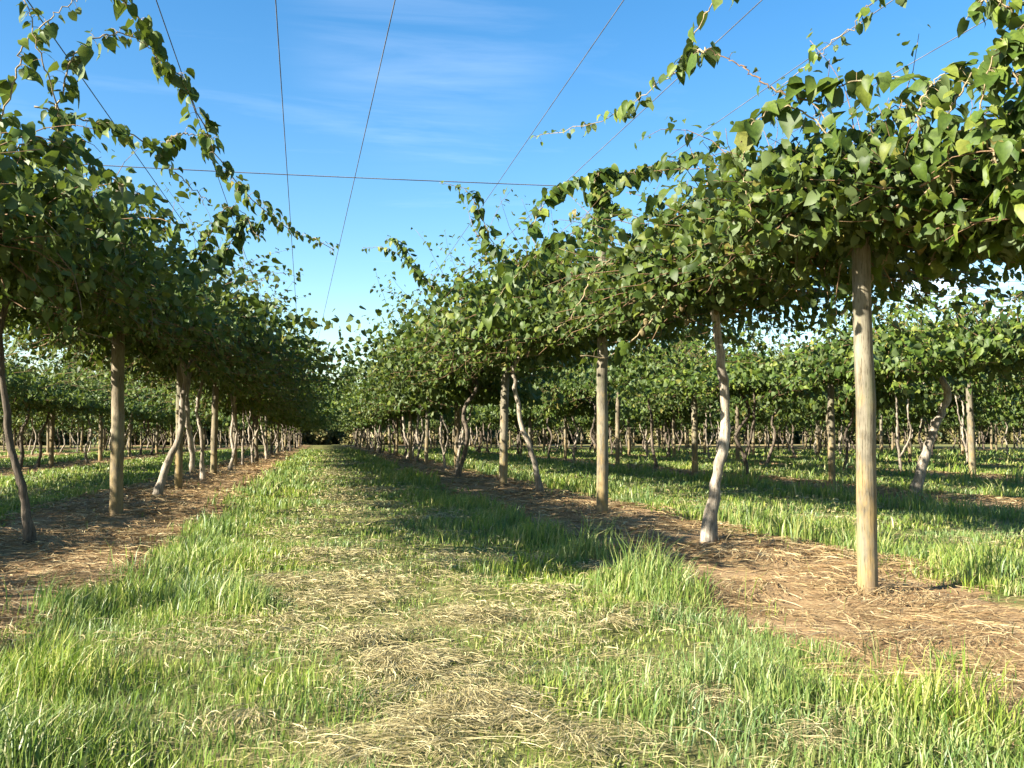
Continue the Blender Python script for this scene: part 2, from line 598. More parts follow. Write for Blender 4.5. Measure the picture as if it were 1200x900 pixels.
def stalks(x, y, r, L, z0, name, mat, w0=.0021, arch=(-.005, .018), head=None):
    n = len(x)
    a = rng.uniform(0, math.pi * 2, n) if head is None else head
    bend = rng.normal(0, .6, n)
    t = np.array([-.5, -.17, .17, .5])
    ar = rng.uniform(*arch, n)
    tilt = rng.normal(0, .12, n)
    ang = a[:, None] + bend[:, None] * t[None]
    px = x[:, None] + np.cos(ang) * t[None] * L[:, None]
    py = y[:, None] + np.sin(ang) * t[None] * L[:, None]
    pz = height(px, py) + z0[:, None] + ar[:, None] * (1 - 3.6 * t[None] ** 2) + np.maximum(tilt[:, None] * t[None] * L[:, None], -.03)
    w = np.maximum(w0, .0006 * r) * rng.uniform(.6, 1.4, n)
    sx, sy = -np.sin(a) * w / 2, np.cos(a) * w / 2
    roll = rng.normal(0, .5, n) * w / 2
    P = np.stack([px, py, pz], -1)
    S = np.stack([sx, sy, roll], -1)[:, None]
    tap = np.array([.7, 1, .9, .3])[None, :, None]
    V = np.concatenate([P - S * tap, P + S * tap], 1).reshape(-1, 3)
    i = np.arange(n)[:, None, None] * 8
    q = np.array([[0, 1, 5, 4], [1, 2, 6, 5], [2, 3, 7, 6]])[None]
    return mesh_np(name, V, [(i + q).reshape(-1, 4)], [mat])


# straw over the mulched strips
n = 420000
x, y, r = sample_fan(n, 2.0, 60, 1.7)
d = row_dist(x)
edge = STRIP_W + (vnoise(x, y, .8, 4) - .5) * .3
pat = vnoise(x, y, .55, 12)
keep = (d < edge + .1) & (rng.random(n) < np.clip(.25 + 1.3 * (pat - .25), .05, 1))
x, y, r, pat = x[keep], y[keep], r[keep], pat[keep]
L = rng.uniform(.05, .22, len(x)) * np.where(rng.random(len(x)) < .05, 1.8, 1)
hd = np.where(rng.random(len(x)) < .6, vnoise(x, y, .5, 15) * 7, rng.uniform(0, 6.3, len(x)))
s = link('straw_mulch', stalks(x, y, r, L, .022 + .05 * pat * rng.random(len(x)), 'straw_mulch', M_MULCH, head=hd))
tag(s, 'brown dry straw mulch lying under the rows of vines', 'straw', kind='stuff')

# mown dry grass on the alleys
n = 1000000
x, y, r = sample_fan(n, 2.0, 60, 1.85)
d = row_dist(x)
cl = clump(x, y)
pat = vnoise(x, y, .5, 13) * .65 + vnoise(x, y, .18, 14) * .35
alley = (x > -1.6) & (x < 2.5)
mow = np.where(alley, np.clip(1.1 - np.abs(x - .5) / 1.5, 0, 1), .5)
band = np.exp(-((x - .05 - .25 * np.sin(y * .5)) / .32) ** 2) + .8 * np.exp(-((x - 1.35 - .2 * np.sin(y * .4 + 2)) / .28) ** 2)
p = np.clip((pat - .50 + .16 * band) * 1.6, .05, .5) * mow + cl * .62
keep = (d > STRIP_W) & (rng.random(n) < p)
x, y, r, cl = x[keep], y[keep], r[keep], cl[keep]
L = rng.uniform(.03, .12, len(x)) * np.where(rng.random(len(x)) < .06, 1.8, 1)
hd = np.where(rng.random(len(x)) < .6, vnoise(x, y, .25, 16) * 9, rng.uniform(0, 6.3, len(x)))
s = link('dry_grass', stalks(x, y, r, L, .012 + .04 * rng.random(len(x)) + .018 * cl * rng.random(len(x)), 'dry_grass', M_STRAW, w0=.0017, head=hd))
tag(s, 'pale mown dry grass lying in clumps on the alley', 'dry grass', kind='stuff')


# ------------------------------------------------------------------ vines
def crown_mesh(name, seed, n_canes, n_fill, leaf, hw=1.75, hl=3.15, zb=2.25, up=.45, stepn=20, step=.09, uprights=.2, left=1.0, right=1.0, stems=True, rise=0.0, drop=.045, hang=.75):
    r = np.random.default_rng(seed)
    mb = MB()
    mb.fine = leaf < .14
    N = n_canes
    side = np.where(r.random(N) < .5, -1.0, 1.0)
    nc = 15
    cy = np.linspace(-hl, hl, nc) + r.normal(0, .16, nc)
    vig = r.uniform(.45, 1.3, (nc, 2))
    pc = vig[:, 0] / vig[:, 0].sum()
    ci = r.choice(nc, N, p=pc)
    y0 = cy[ci] + r.normal(0, .17, N)
    P = np.stack([r.normal(0, .18, N), y0, zb + r.uniform(-.05, .3, N)], -1)
    upr = r.random(N) < uprights
    D = np.stack([side * r.uniform(.5, 1.0, N), r.normal(0, .35, N), r.uniform(-.1, up * 2, N)], -1)
    D[upr] = np.stack([r.normal(0, .5, upr.sum()), r.normal(0, .4, upr.sum()), r.uniform(.6, 1.1, upr.sum())], -1)
    D /= np.linalg.norm(D, axis=1)[:, None]
    ln = r.uniform(.4, 1.0, N) * np.clip(vig[ci, (side > 0).astype(int)] + .15, .45, 1.12) * np.where(side < 0, left, right)
    ln[upr] = r.uniform(.3, .75, upr.sum())
    dome = 1 - .42 * np.clip(np.abs(y0) / hl, 0, 1) ** 2
    ln = ln * dome
    grav = r.uniform(.4, 1.5, N) * drop
    grav[upr] *= .55
    wander = r.normal(0, .05, (N, 3))
    zlow = zb - .05 - hang * r.random(N) ** 2.6
    path = [P.copy()]
    pos, dr, nr, sz = [], [], [], []
    total = hw / (step * stepn * .82)
    for k in range(stepn):
        live = (k / stepn) < ln
        wander = wander * .8 + r.normal(0, .06, (N, 3))
        D = D + wander
        D[:, 2] -= grav * (1 + k * .09)
        low = P[:, 2] < zlow
        D[low, 2] = np.maximum(D[low, 2], r.uniform(-.55, .15, low.sum()))
        D /= np.linalg.norm(D, axis=1)[:, None]
        P = np.where(live[:, None], P + D * step * total, P)
        path.append(P.copy())
        for rep in range(2):
            use = live & (r.random(N) < .88)
            S = np.cross(D, [0, 0, 1.0])
            S /= np.linalg.norm(S, axis=1)[:, None] + 1e-6
            sgn = (1 if (k + rep) % 2 else -1) * np.where(r.random(N) < .85, 1, -1)
            lp = P + S * (sgn * r.uniform(.03, .10, N))[:, None] + np.stack([r.normal(0, .03, N), r.normal(0, .03, N), r.uniform(-.01, .07, N)], -1)
            ld = S * sgn[:, None] * .8 + D * .5 + r.normal(0, .35, (N, 3))
            ld[:, 2] -= r.uniform(.1, 1.1, N)
            nn = np.stack([r.normal(-.2, .45, N), r.normal(-.1, .45, N), r.uniform(.45, 1.3, N)], -1)
            pos.append(lp[use]); dr.append(ld[use]); nr.append(nn[use])
            sz.append((leaf * r.uniform(.45, 1.25, N) * (1.05 - .45 * (k / stepn / np.maximum(ln, .05)) ** 2))[use])
    # shaded leaves inside the crown
    M = n_fill
    fc = r.choice(nc, M, p=pc)
    fy = cy[fc] + r.normal(0, .2, M)
    fx = r.normal(0, .42, M) * hw
    fx = np.where(fx < 0, fx * left, fx * right)
    fz = zb + .05 + (r.uniform(-.22, .62 + rise * .5, M) * (.55 + .45 * vig[fc, 0]) * (1 - .4 * np.clip(np.abs(fy) / hl, 0, 1) ** 2)) * (1 - .55 * np.clip(np.abs(fx) / hw, 0, 1)) - .14 * (np.abs(fx) / hw) ** 2
    pos.append(np.stack([fx, fy, fz], -1))
    dd = r.normal(0, .6, (M, 3)); dd[:, 2] -= .45
    dr.append(dd)
    nr.append(np.stack([r.normal(-.2, .6, M), r.normal(-.1, .6, M), r.uniform(.2, 1, M)], -1))
    sz.append(leaf * r.uniform(.7, 1.15, M))
    pos, dr, nr, sz = np.vstack(pos), np.vstack(dr), np.vstack(nr), np.concatenate(sz)
    mb.leaves(pos, dr, nr, sz, 0, r)
    if stems:
        PA = np.stack(path, 1)[:, ::2]
        k = PA.shape[1]
        fr_ = np.clip(np.arange(k)[None] * 2 / np.maximum(ln[:, None] * stepn, 1), 0, 1)
        mb.tubes(PA, .0075 - .0058 * fr_ ** .8, 5, 1)
    return mb.mesh(name, [M_LEAF, M_CANE])


def trunk_mesh(name, pts, r0, seed=0, arms=2.4, r1=None, second=None, mat=None):
    """pts relative to the base; the last point is where the two arms leave along the row"""
    r = np.random.default_rng(seed)
    mb = MB()

    def smooth(p, n=18):
        p = np.array([tuple(q) for q in p], float)
        c = np.vstack([2 * p[0] - p[1], p, 2 * p[-1] - p[-2]])
        out = []
        m = len(p) - 1
        for t in np.linspace(0, m - 1e-6, n):
            i = int(t); f = t - i
            a, b, cc, dd = c[i], c[i + 1], c[i + 2], c[i + 3]
            out.append(.5 * (2 * b + (cc - a) * f + (2 * a - 5 * b + 4 * cc - dd) * f * f + (3 * b - a - 3 * cc + dd) * f ** 3))
        return np.array(out)
    r1 = r1 or r0 * .72
    for j, pp in enumerate([pts] + ([second] if second else [])):
        q = smooth(pp, 22)
        q[1:-1] += r.normal(0, .009, (len(q) - 2, 3)) * np.array([1, 1, .3])
        t = np.linspace(0, 1, len(q))
        rad = (r0 + (r1 - r0) * t) * (.8 if j else 1)
        rad = rad + r0 * .85 * np.exp(-t * 15) * (1 if j == 0 else 0)
        rad *= 1 + .12 * np.sin(t * 23 + seed) * r.random(len(t))
        q[0, 2] -= .12 if j == 0 else 0
        mb.tube(q, rad, 10, 0, .22, seed=seed + j)
    top = np.array(tuple(pts[-1]))
    for sg in (-1, 1):
        arm = [top + np.array([0, 0, -.12]), top + np.array([0, sg * .3, .08]), np.array([0, top[1] + sg * 1.1, 2.32]), np.array([0, top[1] + sg * arms, 2.36])]
        q = smooth(arm, 12)
        mb.tube(q, np.linspace(r1 * .85, .018, 12), 7, 0, .2, seed=seed + 5)
    return mb.mesh(name, [mat or M_BARK])


# crowns: five detailed, four coarse for far rows
CROWN = [crown_mesh('crown', 100 + i, 260, 4600, .096, hl=2.75, hw=1.9 + .1 * (i % 3), up=.4 + .06 * (i % 2), uprights=.2, zb=2.1, drop=.052) for i in range(5)]
TALL_R = [crown_mesh('crown', 140 + i, 520, 7200, .089, hw=2.3, up=.55, uprights=.3, rise=1.4, drop=.036, left=1.0, right=.72, zb=2.35, hang=.4) for i in range(3)]
TALL_L = [crown_mesh('crown', 150 + i, 520, 7200, .089, hw=2.45, up=.24, uprights=.05, rise=.8, drop=.034, left=.7, right=1.0) for i in range(3)]
CROWN_N = crown_mesh('crown', 171, 500, 7600, .072, hw=1.75, up=.34, uprights=.1, zb=2.25, rise=.25, left=.62, hang=.4)
CROWN_NL = crown_mesh('crown', 172, 450, 7000, .074, hw=1.5, up=.24, uprights=.06, zb=2.25, rise=.4, left=.95)
TALL_LOW = crown_mesh('crown', 157, 500, 6800, .088, hw=2.3, up=.12, uprights=.0, rise=.55, drop=.03, zb=2.3, left=.72, hang=.4)
TALL_FAR_R = [crown_mesh('crown', 180 + i, 190, 1900, .17, hw=2.4, up=.54, uprights=.28, rise=1.3, drop=.036, left=1.0, right=.75, stepn=12, step=.15) for i in range(2)]
TALL_FAR_L = [crown_mesh('crown', 190 + i, 190, 1900, .17, hw=2.55, up=.30, uprights=.07, rise=.9, drop=.034, left=.68, right=1.0, stepn=12, step=.15) for i in range(2)]
CROWN_FAR = [crown_mesh('crown', 160 + i, 110, 1300, .18, hl=2.9, hw=2.2, stepn=12, step=.15, zb=2.05, drop=.055) for i in range(4)]


def gen_trunk(i):
    r = np.random.default_rng(300 + i)
    lean = r.normal(0, .22, 2)
    pts = [(-lean[0], -lean[1], 0)]
    for z in (.5, 1.0, 1.5, 2.0):
        f = 1 - z / 2.2
        pts.append((-lean[0] * f + r.normal(0, .09), -lean[1] * f + r.normal(0, .1), z))
    pts.append((0, 0, 2.25))
    second = None
    if i % 3 == 1:
        a = r.choice([-1, 1])
        second = [(pts[1][0], pts[1][1], pts[1][2] * .8), (pts[1][0] + .1, a * .35, 1.0), (.08, a * .55, 1.5), (.0, a * .7, 2.3)]
    return trunk_mesh('trunk', pts, r.uniform(.036, .06), 300 + i, second=second, mat=M_BARK_DARK_SHADE if i % 2 else None)


TRUNKS = [gen_trunk(i) for i in range(14)]


def post_mesh(i, h, rad, mat):
    r = np.random.default_rng(400 + i)
    mb = MB()
    z = np.array([-.25, 0, .03, .3, .6, .9, 1.2, 1.5, 1.8, 2.1, h * .93, h - .012, h])
    n = len(z)
    rr = rad * (1.06 - .1 * z / h) * (1 + r.normal(0, .012, n))
    rr[-1] *= .93
    P = np.stack([r.normal(0, .004, n).cumsum(), r.normal(0, .004, n).cumsum(), z], -1)
    mb.tube(P, rr, 20, 0, .035, seed=400 + i)
    return mb.mesh('wooden_post', [mat])


POSTS = [post_mesh(i, 2.55, .062 + .007 * (i % 3), M_POSTD if i % 2 else M_POST) for i in range(6)]
POST_TALL = post_mesh(9, 3.82, .066, M_POST)
POST_NEAR = post_mesh(10, 2.6, .058, M_POST)
POST_TALL_L = post_mesh(11, 4.05, .074, M_POSTD)

ORD = ['first', 'second', 'third', 'fourth', 'fifth', 'sixth', 'seventh', 'eighth', 'ninth', 'tenth', 'eleventh', 'twelfth', 'thirteenth', 'fourteenth',
       'fifteenth', 'sixteenth', 'seventeenth', 'eighteenth', 'nineteenth', 'twentieth', 'twenty-first', 'twenty-second', 'twenty-third'] + ['twenty-' + w for w in 'fourth fifth sixth seventh eighth ninth'.split()] + ['thirtieth'] + ['thirty-' + w for w in 'first second third fourth fifth sixth seventh eighth ninth'.split()]


def row_phrase(side, k):
    nm = 'right' if side == 'R' else 'left'
    if k == 0:
        return f'the row {nm} of the alley'
    return f'the {ORD[k]} row {nm} of the alley'


def in_view(x, y, m=0):
    p = pix((x, y, 1.5))
    return p is not None and -m < p[0] < 1200 + m


def make_vine(x, y, trunk, crown, label, group='kiwifruit vines in long rows', zrot=0.0, sc=(1, 1, 1)):
    e = bpy.data.objects.new('kiwi_vine', None)
    e.empty_display_size = .3
    COL.objects.link(e)
    e.location = (x, y, gz(x, y))
    tag(e, label, 'vine', group)
    t = link('trunk', trunk, e)
    t.rotation_euler.z = zrot
    c = link('crown', crown, e)
    c.scale = sc
    return e


def rel(pts, y, base):
    return [tuple(at(px, py, y + dy) - base) for px, py, dy in pts]


def near_vine(base_px, y, pts, crown, r0, label, seed, second=None, top=2.3, sc=(1, 1, 1), rowx=None, mat=None):
    b = at(base_px[0], base_px[1], y)
    rowx = b.x if rowx is None else rowx
    base = Vector((rowx, y, 0))
    P = [(b.x - rowx, 0, 0)] + [(p.x - rowx, p.y - y, p.z) for p in (at(a, c, y + dy) for a, c, dy in pts)]
    P.append((P[-1][0] * .5, P[-1][1] + .05, top))
    S = None
    if second:
        S = [(p.x - rowx, p.y - y, max(p.z, 0)) for p in (at(a, c, y + dy) for a, c, dy in second)]
    t = trunk_mesh('trunk', P, r0, seed, second=S, mat=mat)
    return make_vine(rowx, y, t, crown, label, sc=sc)


RX, LX = ROW_R[0], ROW_L[0]
Y0, STEP = 5.3, 6.6
OFF = {('R', 0): 0, ('R', 1): -1.5, ('R', 2): 2.4, ('R', 3): .8, ('R', 4): -1.1, ('L', 0): -.7, ('L', 1): 1.2, ('L', 2): -2.0}
vines = {}
special_v = {}
c0 = crown_mesh('crown', 201, 280, 5600, .078, hw=1.1, hl=2.3, zb=2.16, up=.42, uprights=.03, left=.45, right=1.4, hang=.3)
special_v[('R', 0, -1)] = lambda lab: make_vine(RX + .5, 3.0, TRUNKS[3], c0, lab)
special_v[('R', 0, 0)] = lambda lab: near_vine((830, 640), 8.2, [(838, 575, 0), (847, 530, 0), (850, 480, .05), (846, 430, 0), (838, 372, 0)], CROWN_N, .05, lab, 31, rowx=RX, top=2.35)
special_v[('R', 0, 1)] = lambda lab: near_vine((634, 566), 15.0, [(622, 530, 0), (611, 500, 0), (604, 460, 0), (603, 430, 0)], TALL_R[0], .042, lab, 32, rowx=RX)
special_v[('L', 0, 0)] = lambda lab: near_vine((36, 642), 9.1, [(28, 585, 0), (22, 560, 0), (10, 520, 0), (6, 470, 0), (0, 385, 0)], CROWN_NL, .036, lab, 33, rowx=LX, mat=M_BARK_DARK_SHADE)  # the darker bark colour carries the shade on this trunk
special_v[('L', 0, 1)] = lambda lab: near_vine((183, 585), 15.5, [(195, 550, 0), (210, 515, 0), (214, 480, 0), (217, 440, 0)], TALL_LOW, .056, lab, 34,
                                              second=[(226, 556, .6), (224, 520, .5), (219, 490, .3), (222, 440, .4), (226, 420, .5)], rowx=LX)
special_v[('R', 1, 1)] = lambda lab: near_vine((1072, 574), 14.4, [(1083, 535, 0), (1093, 505, 0), (1104, 480, 0), (1110, 455, 0)], CROWN[3], .075, lab, 35, rowx=ROW_R[1])

LAB_V = {
    ('R', 0, -1): 'vine crown with large lit leaves filling the upper right corner',
    ('R', 0, 0): 'kiwifruit vine with pale crooked trunk in straw beside the tall front post',
    ('R', 0, 1): 'kiwifruit vine with thin leaning trunk behind the second post on the right',
    ('L', 0, 0): 'kiwifruit vine with shaded bent trunk at the left edge and long climbing shoots',
    ('L', 0, 1): 'kiwifruit vine with forked trunk leaning out across the left mulch strip',
    ('R', 1, 1): 'kiwifruit vine with thick leaning trunk just behind the tall front post',
}
LAB_P = {
    ('R', 0, 0): 'tall weathered post with orange lichen near its foot, standing in straw at the front right',
    ('R', 0, 1): 'sunlit yellowish post in the right row holding the cross wire, behind the pale crooked trunk',
    ('R', 0, 2): 'pale post with dark shaded foot beside a thin leaning trunk',
    ('L', 0, 1): 'thick shaded grey post on the left strip, before the forked trunk',
    ('R', 1, 2): 'thin lit post with dark notches between the crooked trunk and tall front post',
}
count_v = count_p = 0
for side, rows in (('R', ROW_R), ('L', ROW_L)):
    for k, rx in enumerate(rows):
        fp = fv = 0
        ymax = 114 if k < 4 else 100
        for b in range(-1, 18):
            py = Y0 + STEP * b + OFF.get((side, k), (k * 1.7) % 3 - 1.5) * (1 if b >= 0 else 1)
            vy = py + STEP * .5
            pj, vj = rng.normal(0, .07, 2), rng.normal(0, .3, 2)
            if vy > ymax:
                break
            # posts
            if b >= 0 and in_view(rx, py, 25):
                px_, py_ = rx + pj[0], py + pj[1]
                key = (side, k, b)
                if k == 0 and side == 'R' and b == 0:
                    q = at(1021, 693, 5.6); px_, py_ = q.x, q.y; me = POST_NEAR
                elif k == 0 and side == 'R' and b == 1:
                    q = at(705, 606, 11.4); px_, py_ = q.x, q.y; me = POST_TALL
                elif k == 0 and side == 'R' and b == 2:
                    q = at(590, 566, 18.2); px_, py_ = q.x, q.y; me = POSTS[2]
                elif k == 0 and side == 'L' and b == 1:
                    q = at(136, 605, 12.6); px_, py_ = q.x, q.y; me = POST_TALL_L
                elif k == 0 and side == 'L' and b == 2:
                    q = at(209, 566, 17.9); px_, py_ = q.x, q.y; me = POSTS[0]
                else:
                    me = POSTS[int(rng.integers(0, 6))]
                o = link('wooden_post', me, None, (px_, py_, gz(px_, py_)))
                o.rotation_euler = (rng.normal(0, .012) * (vy > 12), rng.normal(0, .012) * (vy > 12), rng.uniform(0, 6.28) if b > 1 or k else 0)
                fp += 1
                lab = LAB_P.get(key) or f'weathered round post, {ORD[fp - 1]} from front in {row_phrase(side, k)}'
                tag(o, lab, 'post', 'wooden posts carrying the vines')
                count_p += 1
            # vines; a few rows of the left side outside the frame still shade the alley
            key = (side, k, b)
            shade = (side == 'L' and k == 1 and -1 <= b) or (side == 'L' and k == 0 and b >= 0) or (side == 'L' and k == 2 and b >= 2)
            if side == 'L' and k == 0 and b < 0:
                continue
            if not (in_view(rx, vy, 190 if vy < 40 else 60) or shade or key in special_v):
                continue
            if key[:2] == ('R', 0) and b < -1:
                continue
            vis = in_view(rx, vy, 190 if vy < 40 else 60)
            if vis:
                fv += 1
            lab = LAB_V.get(key) or f'leafy kiwifruit vine, {ORD[max(fv - 1, 0)]} from front in {row_phrase(side, k)}'
            if key in special_v:
                vines[key] = special_v[key](lab)
            else:
                far = vy > 40 or k >= 3
                if k == 0 and side == 'R':
                    cr = TALL_FAR_R[b % 2] if far else TALL_R[b % 3]
                elif k == 0:
                    cr = TALL_FAR_L[b % 2] if far else (TALL_LOW if b in (2, 4) else TALL_L[b % 3])
                elif far:
                    cr = CROWN_FAR[int(rng.integers(0, 4))]
                else:
                    cr = CROWN[int(rng.integers(0, 5))]
                if not vis and vy < 30:
                    lab = f'vine crown beyond the frame edge in {row_phrase(side, k)}, {ORD[b + 2]} along'
                sc = (rng.uniform(.95, 1.15), rng.uniform(.98, 1.08), rng.uniform(.95, 1.06))
                if k >= 1:
                    sc = (sc[0] * 1.05, sc[1] * rng.uniform(.84, 1.02), sc[2] * (rng.uniform(1.0, 1.32) if side == 'R' else rng.uniform(.94, 1.15)))
                if side == 'L' and k == 1 and vy < 26:
                    sc = (1.05, 1.1, 1.12 if vy < 11 else 1.06)
                vines[key] = make_vine(rx + vj[0] * .15, vy + vj[1], TRUNKS[int(rng.integers(0, len(TRUNKS)))], cr, lab, zrot=rng.uniform(0, 6.28) if far else 0, sc=sc)
            count_v += 1
            # a second, younger vine close to some posts
            if vy > 20 and rng.random() < .62 and in_view(rx, py + STEP, 40):
                fv += 1
                cr = CROWN_FAR[int(rng.integers(0, 4))]
                make_vine(rx + rng.normal(0, .15), py + STEP + rng.choice([-1, 1]) * rng.uniform(.4, 1.2), TRUNKS[int(rng.integers(0, 9))], cr,
                          f'slender vine near a post, {ORD[fv - 1]} from front in {row_phrase(side, k)}',
                          zrot=rng.uniform(0, 6.28), sc=(.9, .45, .97))
                count_v += 1
print('posts', count_p, 'vines', count_v)


# ------------------------------------------------------------------ long shoots, fruit
def spline(p, n):
    p = np.array([tuple(q) for q in p], float)
    c = np.vstack([2 * p[0] - p[1], p, 2 * p[-1] - p[-2]])
    out = []
    for t in np.linspace(0, len(p) - 1 - 1e-6, n):
        i = int(t); f = t - i
        a, b, cc, dd = c[i:i + 4]
        out.append(.5 * (2 * b + (cc - a) * f + (2 * a - 5 * b + 4 * cc - dd) * f * f + (3 * b - a - 3 * cc + dd) * f ** 3))
    return np.array(out)


def shoot(parent, pts, leaf=.11, per_m=22, seed=0, rad=.006, mat=None, taper=True):
    r = np.random.default_rng(700 + seed)
    P = [at(px, py, y) - parent.location for px, py, y in pts]
    q = spline(P, 40)
    q[1:-1] += r.normal(0, .008, (38, 3))
    mb = MB()
    mb.tube(q, np.linspace(rad, rad * .45, 40), 6, 1, seed=seed)
    seg = np.linalg.norm(np.diff(q, axis=0), axis=1)
    cum = np.concatenate([[0], np.cumsum(seg)])
    n = int(cum[-1] * per_m)
    if n:
        s = np.sort(r.uniform(0, cum[-1], n))
        lp = np.stack([np.interp(s, cum, q[:, i]) for i in range(3)], -1)
        T = np.gradient(q, axis=0)
        T = np.stack([np.interp(s, cum, T[:, i]) for i in range(3)], -1)
        T /= np.linalg.norm(T, axis=1)[:, None]
        S = r.normal(0, 1, (n, 3)); S[:, 2] *= .4
        S -= (S * T).sum(1)[:, None] * T
        S /= np.linalg.norm(S, axis=1)[:, None]
        base = lp + S * r.uniform(.02, .06, n)[:, None]
        ld = S * .7 + T * .3 + np.array([0, 0, -.65]) + r.normal(0, .2, (n, 3))
        nn = S * .4 + np.stack([r.normal(-.2, .4, n), r.normal(-.25, .4, n), r.uniform(.3, 1, n)], -1)
        u = s / cum[-1]
        sz = leaf * r.uniform(.65, 1.2, n) * (np.clip(1.15 - .75 * u ** 1.5, .25, 1) if taper else 1)
        mb.leaves(base, ld, nn, sz, 0, r)
        # leaf stalks
        st = np.stack([lp, (lp + base) / 2 + np.array([0, 0, .008]), base], 1)
        mb.tubes(st, np.full((n, 3), .0016), 4, 1)
    return link('shoot', mb.mesh('shoot', [M_LEAF, mat or M_SHOOT]), parent)


VL, VR, VR2, VRN = vines[('L', 0, 0)], vines[('R', 0, 0)], vines[('R', 0, 1)], vines[('R', 0, -1)]
# left: shoots climbing the wire and arching over
shoot(VL, [(40, 330, 7.6), (70, 200, 6.6), (66, 130, 6.2), (45, 60, 6.0), (30, 0, 6.0), (20, -60, 6)], 0.088, 30, 1)
shoot(VL, [(66, 135, 6.2), (80, 80, 6.2), (105, 48, 6.2), (140, 40, 6.3), (170, 52, 6.4), (188, 72, 6.5)], 0.084, 32, 2)
shoot(VL, [(120, -60, 6.0), (145, 0, 6.2), (172, 30, 6.4), (190, 70, 6.5), (212, 92, 6.7), (235, 140, 7.0), (258, 188, 7.3), (298, 236, 7.8), (338, 268, 8.3), (392, 293, 8.8)], 0.080, 50, 3)
shoot(VL, [(40, 125, 6.5), (75, 135, 6.6), (115, 145, 6.8), (150, 155, 7.0), (185, 178, 7.2), (206, 202, 7.3), (232, 226, 7.4), (246, 236, 7.4)], 0.080, 37, 4)
shoot(VL, [(60, 150, 6.5), (100, 180, 6.8), (140, 215, 7.1), (180, 245, 7.5), (195, 275, 7.6)], 0.088, 37, 5)
shoot(VL, [(185, 185, 7.2), (205, 160, 7.2), (230, 158, 7.3), (252, 165, 7.3)], 0.072, 37, 6)
shoot(VL, [(215, 320, 9.6), (240, 285, 9.3), (262, 245, 9.1), (285, 250, 9.1), (304, 282, 9.1)], 0.092, 62, 7)
shoot(VL, [(250, 320, 9.6), (270, 285, 9.4), (280, 262, 9.3), (296, 262, 9.2), (308, 275, 9.2)], 0.092, 56, 8)
shoot(VL, [(0, 150, 6.3), (20, 85, 6.2), (30, 50, 6.2), (60, 20, 6.2), (85, 0, 6.2), (110, -30, 6.2)], 0.088, 25, 9)
shoot(VL, [(30, 240, 7.0), (60, 215, 6.6), (95, 225, 6.6), (130, 255, 6.9), (160, 290, 7.2)], 0.092, 42, 10)
shoot(VL, [(5, 190, 6.4), (35, 165, 6.3), (60, 175, 6.4), (90, 200, 6.6), (110, 250, 6.8)], 0.092, 42, 11)
# right: shoots into the sky
shoot(VRN, [(960, 120, 5.4), (905, 105, 5.5), (870, 78, 5.6), (828, 58, 5.7)], .05, 5, 20, rad=.007, mat=M_CANE)
shoot(VRN, [(870, -40, 5.6), (838, 2, 5.8), (820, 30, 5.9), (800, 78, 6.1), (772, 98, 6.3), (740, 122, 6.6), (690, 146, 7.0), (625, 161, 7.5)], .085, 20, 21, rad=.005)
shoot(VRN, [(828, 58, 5.7), (815, 62, 5.9), (800, 72, 6.0), (785, 90, 6.2)], .10, 30, 22)
shoot(VRN, [(1060, -20, 4.8), (1020, 5, 5.0), (1000, 30, 5.1), (965, 58, 5.3), (925, 95, 5.5), (905, 112, 5.6)], .055, 26, 23, rad=.004)
shoot(VRN, [(1120, 110, 4.8), (1060, 92, 5.0), (1000, 96, 5.2), (950, 105, 5.4), (915, 118, 5.6)], .115, 22, 24, taper=False)
shoot(VRN, [(1000, 190, 5.3), (940, 130, 5.4), (900, 130, 5.5), (872, 160, 5.5), (868, 185, 5.5)], .115, 26, 25, taper=False)
shoot(VRN, [(985, 368, 5.75), (1012, 345, 5.75), (1028, 318, 5.7), (1045, 292, 5.7), (1052, 268, 5.7), (1050, 240, 5.7)], .095, 20, 26, taper=False)
shoot(VRN, [(1100, 290, 5.4), (1090, 310, 5.4), (1110, 295, 5.3), (1140, 285, 5.2), (1180, 268, 5.2), (1230, 250, 5.2)], .10, 24, 27, taper=False)
shoot(VRN, [(1010, 200, 5.3), (985, 255, 5.3), (930, 275, 5.4), (890, 262, 5.5), (872, 215, 5.5), (874, 160, 5.5)], .10, 16, 28, mat=M_SHOOT)
for q_, (pts_, n_) in enumerate([
        ([(1120, 230, 4.6), (1110, 150, 4.5), (1130, 100, 4.4), (1170, 60, 4.3), (1230, 20, 4.2)], 40),
        ([(1200, 240, 4.3), (1160, 170, 4.3), (1150, 110, 4.3), (1175, 55, 4.2), (1240, -10, 4.1)], 40),
        ([(1230, 200, 4.2), (1200, 120, 4.2), (1190, 70, 4.2), (1215, 20, 4.1)], 40),
        ([(1090, 200, 4.8), (1075, 140, 4.7), (1090, 100, 4.7), (1130, 75, 4.6)], 36),
        ([(1080, 230, 4.9), (1120, 180, 4.7), (1160, 150, 4.5), (1210, 110, 4.3)], 40),
        ([(1140, 20, 4.5), (1160, -5, 4.4), (1185, 10, 4.3), (1220, -10, 4.2)], 34),
        ([(1040, 200, 5.2), (1020, 150, 5.2), (1040, 130, 5.1), (1080, 120, 5.0)], 34)]):
    shoot(VRN, pts_, .082, int(n_ * 1.3), 50 + q_, taper=False)
shoot(VR, [(845, 200, 8.2), (820, 228, 8.0), (815, 262, 8.0), (795, 310, 8.0), (785, 345, 8.0), (755, 385, 8.0), (715, 417, 8.0), (680, 417, 8.0)], .11, 9, 29, rad=.012, taper=False)
shoot(VR, [(760, 290, 8.6), (725, 300, 8.4), (695, 315, 8.4), (686, 340, 8.4), (670, 370, 8.4), (650, 388, 8.4)], .09, 6, 30, rad=.009)
